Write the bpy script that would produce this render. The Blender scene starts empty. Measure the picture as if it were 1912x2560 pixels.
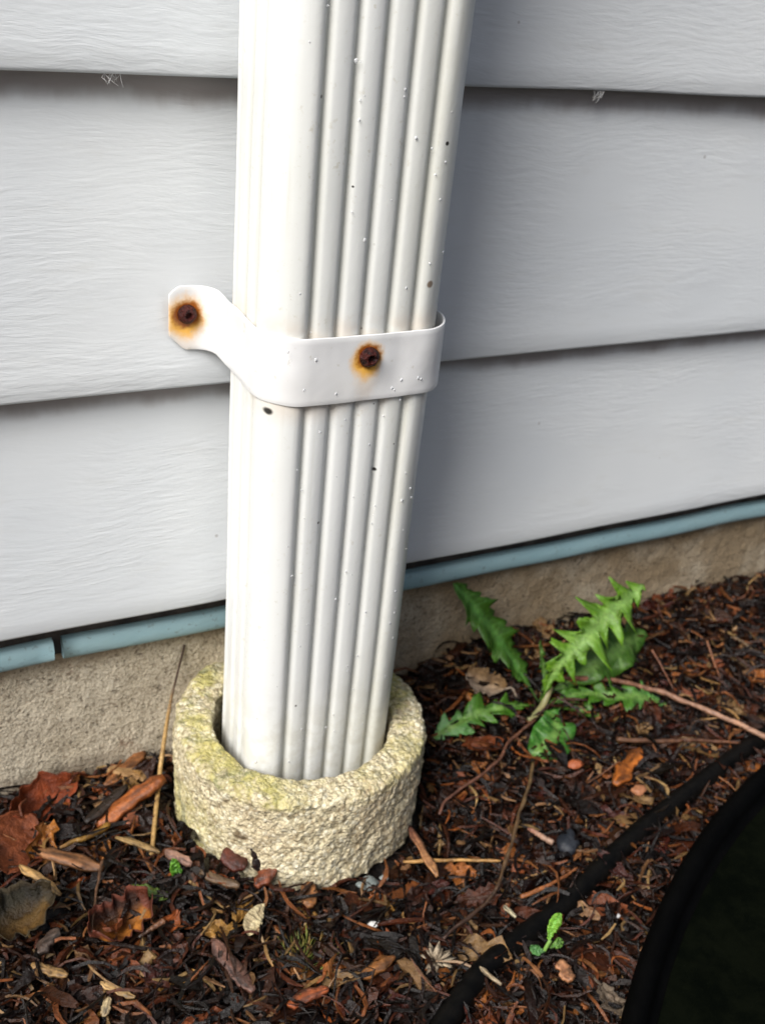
import bpy, math, random
import numpy as np
from mathutils import Vector, Matrix, noise

# ---------------------------------------------------------------- camera, sky, sun, exposure
# building unit: 1 u = one siding course (127 mm); everything below is given in u and linked in metres
S = 0.127
ZG = -2.9                      # height of the soil below the top lap line, in u
CAM = dict(x=-1.3326, y=-3.6351, z=0.6048, yaw=0.5669, pitch=0.5286, roll=0.1328, f=2761.08, sx=123.2, sy=50.2)
X0 = 0.2274
sc = bpy.context.scene
def cam_axes():
    cy, sy = math.cos(CAM['yaw']), math.sin(CAM['yaw']); cp, sp = math.cos(CAM['pitch']), math.sin(CAM['pitch'])
    f = Vector((sy*cp, cy*cp, -sp)); r = Vector((cy, -sy, 0)); u = r.cross(f)
    cr, sr = math.cos(CAM['roll']), math.sin(CAM['roll'])
    return f, cr*r+sr*u, -sr*r+cr*u
F_, R_, U_ = cam_axes()
CP = Vector((CAM['x']-X0, CAM['y'], CAM['z']-ZG))
cd = bpy.data.cameras.new('camera'); co = bpy.data.objects.new('camera', cd); sc.collection.objects.link(co)
co.matrix_world = Matrix(((R_.x, U_.x, -F_.x, CP.x*S), (R_.y, U_.y, -F_.y, CP.y*S), (R_.z, U_.z, -F_.z, CP.z*S), (0, 0, 0, 1)))
cd.sensor_width = 36; cd.sensor_fit = 'AUTO'; cd.lens = 36*CAM['f']/2560
cd.shift_x = -CAM['sx']/2560; cd.shift_y = CAM['sy']/2560
cd.clip_start = 0.01; cd.clip_end = 500
cd.dof.use_dof = True; cd.dof.focus_distance = 0.43; cd.dof.aperture_fstop = 15
sc.camera = co

SUN_EL, SUN_AZ = math.radians(45), math.radians(-61)    # azimuth measured from the wall's outward normal (-y), negative = towards -x
sd = Vector((math.sin(SUN_AZ)*math.cos(SUN_EL), -math.cos(SUN_AZ)*math.cos(SUN_EL), math.sin(SUN_EL)))
sl = bpy.data.lights.new('sun', 'SUN'); sl.energy = 1.5; sl.angle = math.radians(33); sl.color = (1, 1, 0.99)
so = bpy.data.objects.new('sun', sl); sc.collection.objects.link(so)
so.rotation_euler = sd.to_track_quat('Z', 'Y').to_euler(); so.location = (-1, -1, 2)
w = bpy.data.worlds.new('World'); sc.world = w; w.use_nodes = True
wn = w.node_tree.nodes; bg = wn['Background']; sk = wn.new('ShaderNodeTexSky'); sk.sky_type = 'NISHITA'; sk.sun_disc = False
sk.sun_elevation = SUN_EL; sk.sun_rotation = math.atan2(sd.x, sd.y); sk.air_density = 1.0; sk.dust_density = 6; sk.ozone_density = 1
w.node_tree.links.new(sk.outputs[0], bg.inputs[0]); bg.inputs[1].default_value = 0.032
sc.view_settings.view_transform = 'Standard'; sc.view_settings.look = 'None'; sc.view_settings.gamma = 1
sc.view_settings.exposure = 1.58

# ---------------------------------------------------------------- helpers
rnd = random.Random(7)
def ray(px, py): return F_ + R_*((px-956-CAM['sx'])/CAM['f']) - U_*((py-1280-CAM['sy'])/CAM['f'])
def on_z(px, py, z): d = ray(px, py); return CP + d*((z-CP.z)/d.z)
def on_y(px, py, y): d = ray(px, py); return CP + d*((y-CP.y)/d.y)
def sstep(a, b, x):
    t = min(1, max(0, (x-a)/(b-a))); return t*t*(3-2*t)
RING = (0.0, -0.3897); RO, RI, RZ = 0.5204, 0.366, 0.460
RING = (-0.006, -0.3897)
def ground(x, y):
    h = 0.0
    h += 0.17*sstep(0.35, 1.1, x)*sstep(-0.55, -0.1, y)
    h += 0.05*sstep(0.3, 1.2, x)*sstep(-1.5, -0.3, y)
    h += 0.10*math.exp(-((x+0.40)**2+(y+0.52)**2)/0.035)
    h += 0.05*math.exp(-((x+0.2)**2+(y+0.75)**2)/0.05)
    h -= 0.04*math.exp(-((x-0.3)**2+(y+0.95)**2)/0.12)
    h += 0.02*noise.noise(Vector((x*2.2, y*2.2, 3.1))) + 0.015*noise.noise(Vector((x*6, y*6, 1.7)))
    return h
def on_g(px, py, dz=0.0):
    z = 0.0
    for _ in range(12):
        p = on_z(px, py, z+dz); z = ground(p.x, p.y)
    return on_z(px, py, z+dz)

def mesh_obj(name, verts, faces, mat, parent=None, org=(0, 0, 0), smooth=True, cols=None, attrs=None):
    me = bpy.data.meshes.new(name); o = Vector(org)
    v = np.asarray(verts, dtype=np.float64).reshape(-1, 3)
    v = (v-np.array(o))*S
    me.from_pydata(v.tolist(), [], [tuple(map(int, f)) for f in faces]) if not isinstance(faces, np.ndarray) else build_np(me, v, faces)
    if cols is not None:
        a = me.color_attributes.new('Col', 'FLOAT_COLOR', 'POINT')
        c = np.ones((len(v), 4), dtype=np.float32); c[:, :3] = np.asarray(cols); a.data.foreach_set('color', c.ravel())
    if attrs:
        for k, d in attrs.items():
            a = me.attributes.new(k, 'FLOAT', 'POINT'); a.data.foreach_set('value', np.asarray(d, dtype=np.float32))
    me.materials.append(mat)
    if smooth: me.polygons.foreach_set('use_smooth', [True]*len(me.polygons))
    me.update()
    ob = bpy.data.objects.new(name, me); sc.collection.objects.link(ob)
    if parent: ob.parent = parent
    else: ob.location = o*S
    return ob
def build_np(me, v, f):
    me.vertices.add(len(v)); me.vertices.foreach_set('co', v.ravel())
    n = len(f); me.loops.add(n*4); me.loops.foreach_set('vertex_index', f.ravel().astype(np.int32))
    me.polygons.add(n); me.polygons.foreach_set('loop_start', np.arange(0, n*4, 4, dtype=np.int32))
    me.update(calc_edges=True)
def child(name, verts, faces, mat, parent, smooth=True, **k):
    return mesh_obj(name, verts, faces, mat, parent, org=tuple(Vector(parent['_org'])), smooth=smooth, **k)
def tag(o, label=None, cat=None, group=None, kind=None):
    for k, v_ in (('label', label), ('category', cat), ('group', group), ('kind', kind)):
        if v_: o[k] = v_
    return o
def thing(name, label, cat, org, group=None):
    o = bpy.data.objects.new(name, None); sc.collection.objects.link(o); o.location = Vector(org)*S
    o.empty_display_size = 0.02; o['_org'] = tuple(org); return tag(o, label, cat, group)

class MB:
    def __init__(s): s.v = []; s.f = []; s.c = []
    def add(s, verts, faces, col=None):
        n = len(s.v); s.v += [tuple(q) for q in verts]; s.f += [tuple(i+n for i in f) for f in faces]
        if col is not None: s.c += [tuple(col)]*len(verts) if not isinstance(col[0], (tuple, list)) else list(col)
def tube(pts, radii, n=8, flat=1.0, up=Vector((0, 0, 1)), cap=True):
    pts = [Vector(p) for p in pts]; V = []; Fc = []
    for i, p in enumerate(pts):
        t = (pts[min(i+1, len(pts)-1)]-pts[max(i-1, 0)]).normalized()
        a = t.cross(up)
        if a.length < 1e-4: a = t.cross(Vector((1, 0, 0)))
        a.normalize(); b = a.cross(t)
        r = radii[i] if hasattr(radii, '__len__') else radii
        for k in range(n):
            th = 2*math.pi*k/n; V.append(p+a*(r*math.cos(th))+b*(r*flat*math.sin(th)))
    for i in range(len(pts)-1):
        for k in range(n):
            Fc.append((i*n+k, i*n+(k+1) % n, (i+1)*n+(k+1) % n, (i+1)*n+k))
    if cap: Fc.append(tuple(range(n-1, -1, -1))); Fc.append(tuple(range((len(pts)-1)*n, len(pts)*n)))
    return V, Fc
def smooth_path(pts, m=8):
    P = [Vector(p) for p in pts]; P = [P[0]*2-P[1]]+P+[P[-1]*2-P[-2]]; out = []
    for i in range(1, len(P)-2):
        for k in range(m):
            t = k/m; a, b, c, d = P[i-1], P[i], P[i+1], P[i+2]
            out.append(0.5*((2*b)+(c-a)*t+(2*a-5*b+4*c-d)*t*t+(3*b-a-3*c+d)*t**3))
    out.append(P[-2]); return out

# node helper
class NT:
    def __init__(s, name):
        s.m = bpy.data.materials.new(name); s.m.use_nodes = True; s.t = s.m.node_tree; s.b = s.t.nodes['Principled BSDF']
        s.tc = s.t.nodes.new('ShaderNodeTexCoord')
        mp = s.t.nodes.new('ShaderNodeMapping'); mp.inputs['Scale'].default_value = (1/S,)*3
        s.l(s.tc.outputs['Object'], mp.inputs[0]); s.P = mp.outputs[0]
    def l(s, a, b): s.t.links.new(a, b)
    def put(s, inp, val):
        if hasattr(val, 'is_output') or isinstance(val, bpy.types.NodeSocket): s.l(val, inp)
        else:
            if isinstance(val, (tuple, list)) and len(val) == 3 and inp.type == 'RGBA': val = (*val, 1)
            inp.default_value = val
    def noise(s, scale, detail=4, rough=0.55, vec=None, dist=0.0, sc3=None, col=False):
        v = vec or s.P
        if sc3:
            m = s.t.nodes.new('ShaderNodeMapping'); m.inputs['Scale'].default_value = sc3; s.l(v, m.inputs[0]); v = m.outputs[0]
        n = s.t.nodes.new('ShaderNodeTexNoise'); s.l(v, n.inputs['Vector']); n.inputs['Scale'].default_value = scale
        n.inputs['Detail'].default_value = detail; n.inputs['Roughness'].default_value = rough; n.inputs['Distortion'].default_value = dist
        return n.outputs['Color' if col else 'Fac']
    def vor(s, scale, feat='F1', vec=None):
        n = s.t.nodes.new('ShaderNodeTexVoronoi'); s.l(vec or s.P, n.inputs['Vector']); n.inputs['Scale'].default_value = scale; n.feature = feat
        return n.outputs['Distance']
    def math(s, op, a, b=0.0, c=0.0, clamp=False):
        n = s.t.nodes.new('ShaderNodeMath'); n.operation = op; n.use_clamp = clamp
        s.put(n.inputs[0], a); s.put(n.inputs[1], b); s.put(n.inputs[2], c); return n.outputs[0]
    def ramp(s, x, a, b, lo=0.0, hi=1.0):
        n = s.t.nodes.new('ShaderNodeMapRange'); n.clamp = True; n.interpolation_type = 'SMOOTHSTEP'
        s.put(n.inputs[0], x); n.inputs[1].default_value = a; n.inputs[2].default_value = b; n.inputs[3].default_value = lo; n.inputs[4].default_value = hi
        return n.outputs[0]
    def mix(s, fac, a, b, mode='MIX'):
        n = s.t.nodes.new('ShaderNodeMix'); n.data_type = 'RGBA'; n.blend_type = mode
        s.put(n.inputs[0], fac); s.put(n.inputs[6], a); s.put(n.inputs[7], b); return n.outputs[2]
    def xyz(s, v=None):
        n = s.t.nodes.new('ShaderNodeSeparateXYZ'); s.l(v or s.P, n.inputs[0]); return n.outputs
    def attr(s, name, fac=False):
        n = s.t.nodes.new('ShaderNodeAttribute'); n.attribute_name = name; return n.outputs['Fac' if fac else 'Color']
    def dist(s, pt, sc3=(1, 1, 1), vec=None):
        a = s.t.nodes.new('ShaderNodeVectorMath'); a.operation = 'SUBTRACT'; s.l(vec or s.P, a.inputs[0]); a.inputs[1].default_value = pt
        b = s.t.nodes.new('ShaderNodeVectorMath'); b.operation = 'MULTIPLY'; s.l(a.outputs[0], b.inputs[0]); b.inputs[1].default_value = sc3
        c = s.t.nodes.new('ShaderNodeVectorMath'); c.operation = 'LENGTH'; s.l(b.outputs[0], c.inputs[0]); return c.outputs['Value']
    def bump(s, h, strength, dist_u, prev=None):
        n = s.t.nodes.new('ShaderNodeBump'); n.inputs['Strength'].default_value = strength; n.inputs['Distance'].default_value = dist_u*S
        s.put(n.inputs['Height'], h)
        if prev is not None: s.l(prev, n.inputs['Normal'])
        return n.outputs[0]
    def done(s, col, rough=0.5, nrm=None, spec=0.5, **k):
        s.put(s.b.inputs['Base Color'], col); s.put(s.b.inputs['Roughness'], rough); s.put(s.b.inputs['Specular IOR Level'], spec)
        if nrm is not None: s.l(nrm, s.b.inputs['Normal'])
        for q, v_ in k.items(): s.put(s.b.inputs[q.replace('_', ' ')], v_)
        return s.m

# ---------------------------------------------------------------- materials
def m_siding():
    n = NT('vinyl siding'); x, y, z = n.xyz()
    warp = n.noise(1.6, 3, 0.5, sc3=(0.7, 1, 1.4))
    zz = n.math('ADD', n.math('MULTIPLY', z, 1.0), n.math('MULTIPLY', warp, 0.20))
    cx = n.t.nodes.new('ShaderNodeCombineXYZ'); n.l(n.math('MULTIPLY', x, 0.16), cx.inputs[0]); n.l(y, cx.inputs[1]); n.l(zz, cx.inputs[2])
    g1 = n.noise(46, 3, 0.6, vec=cx.outputs[0]); g2 = n.noise(80, 2, 0.5, vec=cx.outputs[0])
    patch = n.ramp(n.noise(2.2, 2, 0.5, sc3=(0.6, 1, 1.2)), 0.36, 0.62, 0.15, 1.0)
    h = n.math('MULTIPLY', n.math('ADD', g1, n.math('MULTIPLY', g2, 0.4)), patch)
    nb = n.bump(h, 0.36, 0.0075)
    big = n.noise(1.1, 3, 0.5); fine = n.noise(9, 4, 0.6, sc3=(0.4, 1, 1.5))
    col = n.mix(n.ramp(big, 0.3, 0.7), (0.61, 0.64, 0.665), (0.66, 0.685, 0.70))
    col = n.mix(n.ramp(fine, 0.55, 0.8, 0, 0.22), col, (0.50, 0.50, 0.47))
    sp = n.ramp(n.vor(7), 0.035, 0.06, 0.45, 0.0); sp = n.math('MULTIPLY', sp, n.ramp(n.noise(3.0, 1), 0.55, 0.62))
    col = n.mix(sp, col, (0.16, 0.13, 0.11))
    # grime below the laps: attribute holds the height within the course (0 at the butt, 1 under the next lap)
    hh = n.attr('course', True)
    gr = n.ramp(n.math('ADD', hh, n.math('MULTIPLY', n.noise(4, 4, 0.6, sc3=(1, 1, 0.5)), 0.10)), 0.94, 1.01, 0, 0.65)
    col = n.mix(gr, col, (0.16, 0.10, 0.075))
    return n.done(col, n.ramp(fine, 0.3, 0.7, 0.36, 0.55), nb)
def m_pipe():
    n = NT('painted aluminium downspout'); x, y, z = n.xyz()
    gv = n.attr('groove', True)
    big = n.noise(2.2, 4, 0.6, sc3=(1, 1, 0.35)); fine = n.noise(42, 3, 0.6)
    col = n.mix(n.ramp(big, 0.35, 0.7), (0.72, 0.735, 0.725), (0.68, 0.695, 0.665))
    dirt = n.math('MULTIPLY', n.ramp(fine, 0.60, 0.74, 0.0, 0.5), n.ramp(n.noise(1.7, 3, 0.6), 0.42, 0.65))
    col = n.mix(dirt, col, (0.46, 0.43, 0.33))
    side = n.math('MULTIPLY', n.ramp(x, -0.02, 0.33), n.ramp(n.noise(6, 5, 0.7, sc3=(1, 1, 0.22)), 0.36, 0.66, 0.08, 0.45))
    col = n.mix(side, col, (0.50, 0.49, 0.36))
    col = n.mix(n.math('MULTIPLY', gv, n.ramp(big, 0.3, 0.7, 0.30, 0.6)), col, (0.36, 0.36, 0.30))  # groove dirt, deepened so its colour also stands for shade in the flutes
    stv = n.noise(26, 3, 0.6, sc3=(1, 1, 0.035)); col = n.mix(n.math('MULTIPLY', n.ramp(stv, 0.56, 0.72, 0, 0.30), n.ramp(n.noise(3, 3), 0.4, 0.65)), col, (0.50, 0.49, 0.40))
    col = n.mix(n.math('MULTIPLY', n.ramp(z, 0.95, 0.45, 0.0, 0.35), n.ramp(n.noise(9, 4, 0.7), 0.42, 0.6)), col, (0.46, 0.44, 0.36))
    # warm stain just under and above the strap
    st = n.math('MULTIPLY', n.ramp(n.math('ABSOLUTE', n.math('SUBTRACT', z, 2.117)), 0.115, 0.21, 0.42, 0.0), n.ramp(n.noise(7, 3, 0.6), 0.35, 0.6))
    col = n.mix(st, col, (0.62, 0.50, 0.38))
    for px, py, r in ((675, 1035, .014), (808, 243, .007), (716, 675, .006), (940, 1178, .009), (797, 1308, .006), (740, 1765, .006), (646, 1802, .005), (1076, 712, .013), (1120, 360, .008), (760, 1856, .005), (985, 1110, .004), (884, 468, .005), (935, 1010, .004)):
        p = on_y(px, py, YB-PD)
        if px < 700 or abs(p.x) > PW/2: 
            p = on_y(px, py, YB-PD+0.03)
        d = n.dist((p.x-PORG[0], p.y-PORG[1], p.z-PORG[2]), (1, 0.25, 1))
        col = n.mix(n.ramp(n.math('ADD', d, n.math('MULTIPLY', fine, 0.004)), r*0.8, r*1.35, 0.97 if px != 1076 else 0.8, 0.0), col, (0.012, 0.01, 0.008) if px != 1076 else (0.14, 0.07, 0.02))
    sp = n.math('MULTIPLY', n.ramp(n.vor(9), 0.03, 0.05, 0.7, 0.0), n.ramp(n.noise(2.4, 1), 0.55, 0.6))
    col = n.mix(sp, col, (0.12, 0.10, 0.07))
    nb = n.bump(n.noise(60, 2, 0.5), 0.12, 0.004); nb = n.bump(n.noise(4, 3, 0.5, sc3=(1, 1, 0.4)), 0.5, 0.012, nb)
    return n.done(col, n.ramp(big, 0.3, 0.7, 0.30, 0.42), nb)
def m_strap(org, s1, s2):
    n = NT('painted strap with rust halos')
    big = n.noise(3, 4, 0.6); fine = n.noise(30, 3, 0.6)
    col = n.mix(n.ramp(big, 0.35, 0.7), (0.74, 0.745, 0.75), (0.70, 0.70, 0.69))
    w1 = n.noise(22, 4, 0.65)
    for p, k in ((s1, 1.15), (s2, 0.95)):
        q = Vector(p)-Vector(org)
        d = n.dist(q, (1, 0.6, 1)); dd = n.dist((q.x-0.004, q.y, q.z-0.014), (1.05, 0.6, 0.9)); dr = n.dist((q.x-0.006, q.y, q.z-0.055), (1.3, 0.6, 0.66))
        nz = n.math('MULTIPLY', n.math('SUBTRACT', w1, 0.5), 0.05)
        a = n.ramp(n.math('ADD', dr, nz), 0.03*k, 0.085*k, 0.30, 0.0); col = n.mix(a, col, (0.70, 0.50, 0.30))
        a = n.ramp(n.math('ADD', dd, nz), 0.036*k, 0.080*k, 0.95, 0.0); col = n.mix(a, col, (0.80, 0.42, 0.05))
        a = n.ramp(n.math('ADD', d, nz), 0.033*k, 0.056*k, 1.0, 0.0); col = n.mix(a, col, (0.26, 0.07, 0.008))
    col = n.mix(n.ramp(fine, 0.66, 0.74, 0.0, 0.35), col, (0.45, 0.42, 0.33))
    nb = n.bump(n.noise(5, 3, 0.5), 0.4, 0.012)
    return n.done(col, 0.33, nb)
def m_rust():
    n = NT('rust'); a = n.noise(38, 5, 0.7); b = n.noise(90, 3, 0.6)
    col = n.mix(n.ramp(a, 0.35, 0.62), (0.005, 0.002, 0.003), (0.06, 0.007, 0.004))
    return n.done(col, 0.5, n.bump(n.math('ADD', a, b), 0.9, 0.014), spec=0.3)
def m_concrete(name, c1, c2, moss=False):
    n = NT(name); x, y, z = n.xyz()
    a = n.noise(16, 6, 0.7); b = n.noise(45, 4, 0.7); c = n.noise(2.3, 4, 0.6); g = n.vor(32)
    col = n.mix(n.ramp(a, 0.32, 0.68), c1, c2)
    col = n.mix(n.ramp(b, 0.30, 0.46, 0.55, 0.0), col, (0.20, 0.16, 0.095))
    col = n.mix(n.ramp(b, 0.58, 0.72, 0.0, 0.6), col, (0.80, 0.74, 0.58))
    vt = n.t.nodes.new('ShaderNodeTexVoronoi'); n.l(n.P, vt.inputs['Vector']); vt.inputs['Scale'].default_value = 66; vx = n.xyz(vt.outputs['Color'])
    col = n.mix(n.ramp(vx[0], 0.70, 0.90, 0.0, 0.7), col, (0.85, 0.80, 0.62)); col = n.mix(n.ramp(vx[1], 0.75, 0.95, 0.0, 0.6), col, (0.24, 0.17, 0.09))
    col = n.mix(n.ramp(vt.outputs['Distance'], 0.45, 0.85, 0.0, 0.6), col, (0.16, 0.12, 0.06)); vd = vt.outputs['Distance']
    col = n.mix(n.ramp(c, 0.45, 0.72, 0.0, 0.35), col, (0.50, 0.36, 0.22))
    if moss:
        gm = n.t.nodes.new('ShaderNodeNewGeometry'); nx = n.xyz(gm.outputs['Normal'])
        top = n.ramp(z, 0.395, 0.45)
        lft = n.ramp(x, -0.16, -0.30); rgt = n.ramp(x, 0.24, 0.42)
        low = n.math('MULTIPLY', n.ramp(x, -0.40, -0.50, 0, 0.75), n.ramp(z, 0.45, 0.1))
        m = n.math('MAXIMUM', n.math('MULTIPLY', top, n.math('MAXIMUM', n.math('MAXIMUM', lft, rgt), 0.50)), n.math('MAXIMUM', low, n.math('MULTIPLY', n.ramp(x, 0.36, 0.5), 0.8)))
        m = n.math('MULTIPLY', m, n.ramp(n.math('ADD', n.noise(5, 4, 0.7), n.math('MULTIPLY', b, 0.35)), 0.55, 0.78), clamp=True)
        mc = n.mix(n.ramp(a, 0.35, 0.65), (0.34, 0.32, 0.08), (0.52, 0.46, 0.12))
        mc = n.mix(n.ramp(n.noise(11, 3), 0.5, 0.65), mc, (0.16, 0.18, 0.06))
        col = n.mix(n.math('MULTIPLY', m, 0.75), col, mc)
        pp = on_y(548, 2012, -0.75)
        d = n.dist((-0.395, -0.735+0.40, 0.24), (1, 0.35, 1)); col = n.mix(n.ramp(n.math('ADD', d, n.math('MULTIPLY', b, 0.02)), 0.022, 0.04, 0.85, 0), col, (0.10, 0.06, 0.025))
    nb = n.bump(n.math('SUBTRACT', n.math('ADD', a, n.math('MULTIPLY', b, 1.0)), n.math('MULTIPLY', vd, 0.45)), 0.95, 0.018)
    return n.done(col, 0.9, nb, spec=0.25)
def m_found():
    n = NT('parged foundation'); x, y, z = n.xyz()
    a = n.noise(26, 5, 0.65, sc3=(1.15, 1, 0.7)); b = n.noise(60, 3, 0.7); c = n.noise(1.5, 4, 0.6); big = n.noise(6, 4, 0.6)
    col = n.mix(n.ramp(c, 0.35, 0.7), (0.56, 0.50, 0.39), (0.46, 0.39, 0.28))
    col = n.mix(n.ramp(a, 0.56, 0.70, 0, 0.45), col, (0.50, 0.46, 0.38))
    col = n.mix(n.ramp(a, 0.32, 0.44, 0.6, 0.0), col, (0.12, 0.085, 0.05))
    zz = n.math('ADD', z, n.math('MULTIPLY', n.math('SUBTRACT', big, 0.5), 0.22))
    col = n.mix(n.ramp(zz, 0.12, -0.02, 0.0, 0.7), col, (0.10, 0.06, 0.035))     # soil splash along the bottom
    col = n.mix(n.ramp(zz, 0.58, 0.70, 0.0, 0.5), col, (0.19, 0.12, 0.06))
    col = n.mix(n.ramp(n.noise(4.2, 5, 0.75), 0.63, 0.70, 0.0, 0.55), col, (0.13, 0.06, 0.03))
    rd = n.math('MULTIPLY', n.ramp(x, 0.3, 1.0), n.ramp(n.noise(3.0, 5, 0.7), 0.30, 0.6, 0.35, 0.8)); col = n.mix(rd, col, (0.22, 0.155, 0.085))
    gv_ = n.vor(85); col = n.mix(n.ramp(gv_, 0.45, 0.8, 0.0, 0.45), col, (0.16, 0.12, 0.08))
    nb = n.bump(n.math('ADD', n.math('MULTIPLY', a, 0.6), n.math('SUBTRACT', b, n.math('MULTIPLY', n.ramp(n.noise(38, 4, 0.7), 0.40, 0.28), 0.9))), 0.9, 0.016)
    col = n.mix(n.ramp(n.noise(38, 4, 0.7), 0.40, 0.30, 0.0, 0.6), col, (0.12, 0.09, 0.06))
    return n.done(col, 0.95, nb, spec=0.15)
def m_strip():
    n = NT('blue foam strip'); c = n.noise(7, 5, 0.65, sc3=(0.5, 1, 1)); b = n.noise(40, 3)
    x, y, z = n.xyz()
    col = n.mix(n.ramp(c, 0.3, 0.7), (0.38, 0.70, 0.82), (0.48, 0.80, 0.90))
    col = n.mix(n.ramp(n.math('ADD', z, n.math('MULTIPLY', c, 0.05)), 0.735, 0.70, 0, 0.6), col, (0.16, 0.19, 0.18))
    col = n.mix(n.ramp(b, 0.62, 0.7, 0, 0.5), col, (0.14, 0.15, 0.14))
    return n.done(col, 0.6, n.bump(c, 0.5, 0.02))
def m_plain(name, c1, c2, scale=12, rough=0.5, bump=0.5, bd=0.01, spec=0.5, stretch=None):
    n = NT(name); a = n.noise(scale, 5, 0.65, sc3=stretch)
    col = n.mix(n.ramp(a, 0.35, 0.65), c1, c2)
    return n.done(col, rough, n.bump(a, bump, bd), spec=spec)
def m_col(name, rough=0.4, scale=30, spec=0.5, amt=0.75, bd=0.012, rim=0.0):
    n = NT(name); c = n.attr('Col'); a = n.noise(scale, 5, 0.7); b = n.noise(scale*0.3, 3, 0.6)
    col = n.mix(n.ramp(a, 0.3, 0.7, amt, 0.0), c, n.mix(1.0, c, (0.28, 0.22, 0.20), 'MULTIPLY'))
    col = n.mix(n.ramp(b, 0.55, 0.75, 0, 0.35), col, n.mix(1.0, c, (1.5, 1.35, 1.1), 'MULTIPLY'))
    return n.done(col, n.ramp(b, 0.3, 0.7, rough*0.6, rough*1.3), n.bump(a, 0.8, bd), spec=spec)
def m_leaf():
    n = NT('fresh green leaf'); c = n.attr('Col'); a = n.noise(24, 4, 0.6); 
    col = n.mix(n.ramp(a, 0.35, 0.7, 0.5, 0.0), c, n.mix(1.0, c, (0.4, 0.55, 0.5), 'MULTIPLY'))
    return n.done(col, 0.45, n.bump(a, 0.7, 0.018), spec=0.35, Transmission_Weight=0.0, Subsurface_Weight=0.15, Subsurface_Scale=0.002, Subsurface_Radius=(0.3, 1.0, 0.2))
def m_drop():
    n = NT('water drop'); return n.done((0.92, 0.94, 0.96), 0.04, spec=0.8, Transmission_Weight=0.55, IOR=1.33)

# ---------------------------------------------------------------- dimensions
T = 0.085
ZL = [-ZG, -ZG-1.044, -ZG-2.0]          # bottom edges of the laps
PW, PD, PR = 0.6246, 0.4532, 0.1126
YB = -0.1694
PORG = (0, YB-PD/2, 0.0)

# ---------------------------------------------------------------- house wall
MS = m_siding(); MST = m_strip()
DARK = m_plain('weathered sheathing', (0.02, 0.015, 0.012), (0.06, 0.048, 0.04), 10, 0.8, 0.6, 0.01)
wall = thing('house_wall', 'white wood-grained lap siding of the house behind the downspout', 'wall', (0, 0, 0.7))
xs = list(np.linspace(-6, 9, 301))
zs_all = [ZL[2], ZL[1], ZL[0]] + [ZL[0]+k for k in range(1, 6)]
for i, zb in enumerate(zs_all):
    zt = (zs_all[i+1] if i+1 < len(zs_all) else zb+1)
    H = zt-zb
    prof = []   # (y, z, course)
    for k in range(15):                      # face
        s = 1-k/14.0
        prof.append((-T*(1-s)-0.004, zb+0.012+(H-0.012+0.02)*s, s*1.02))
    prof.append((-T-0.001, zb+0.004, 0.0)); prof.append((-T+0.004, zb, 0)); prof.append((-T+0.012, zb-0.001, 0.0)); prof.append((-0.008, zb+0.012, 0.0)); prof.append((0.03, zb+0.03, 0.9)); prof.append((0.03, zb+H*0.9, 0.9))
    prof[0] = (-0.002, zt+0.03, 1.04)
    V = []; A = []
    for x in xs:
        wob = 0.006*noise.noise(Vector((x*1.3, i*7.0, 0.0)))
        for (y, z, c) in prof:
            V.append((x, y+wob*(1-c*0.5), z+wob*0.6)); A.append(c)
    m = len(prof); n_ = len(xs)
    Fc = np.array([(a*m+b, a*m+b+1, (a+1)*m+b+1, (a+1)*m+b) for a in range(n_-1) for b in range(m-1)], dtype=np.int32)
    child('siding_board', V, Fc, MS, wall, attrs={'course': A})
def box(mb, x0, x1, y0, y1, z0, z1, col=None):
    mb.add([(x0, y0, z0), (x1, y0, z0), (x1, y1, z0), (x0, y1, z0), (x0, y0, z1), (x1, y0, z1), (x1, y1, z1), (x0, y1, z1)],
           [(0, 3, 2, 1), (4, 5, 6, 7), (0, 1, 5, 4), (1, 2, 6, 5), (2, 3, 7, 6), (3, 0, 4, 7)], col)
mb = MB(); box(mb, -6, 9, 0.034, 0.5, 0.705, 8.9); child('sheathing', mb.v, mb.f, DARK, wall, smooth=False)
# pale blue strip under the lowest board, in lengths with open joints
segs = [(-6, -0.915), (-0.880, 9)]
for (a, b) in segs:
    V = []; pr = []
    for k in range(9):
        th = math.pi*(-0.5+k/8.0); pr.append((0.004-0.022*math.cos(th), 0.741+0.046*math.sin(th)))
    pr = [(0.033, 0.695)]+pr+[(0.033, 0.786)]
    X = np.linspace(a, b, max(6, int((b-a)*14)))
    for x in X:
        e = 0.012*noise.noise(Vector((x*1.7, 5, 0))); e2 = 0.8 if (abs(x-a) < 1e-6 or abs(x-b) < 1e-6) else 1
        for (y, z) in pr: V.append((x, 0.033+(y-0.033)*e2**0.3, z+e))
    m = len(pr); Fc = [(p*m+q, p*m+q+1, (p+1)*m+q+1, (p+1)*m+q) for p in range(len(X)-1) for q in range(m-1)]
    Fc += [tuple(range(m)), tuple(range((len(X)-1)*m+m-1, (len(X)-1)*m-1, -1))]
    child('foam_strip', V, Fc, MST, wall)

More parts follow.
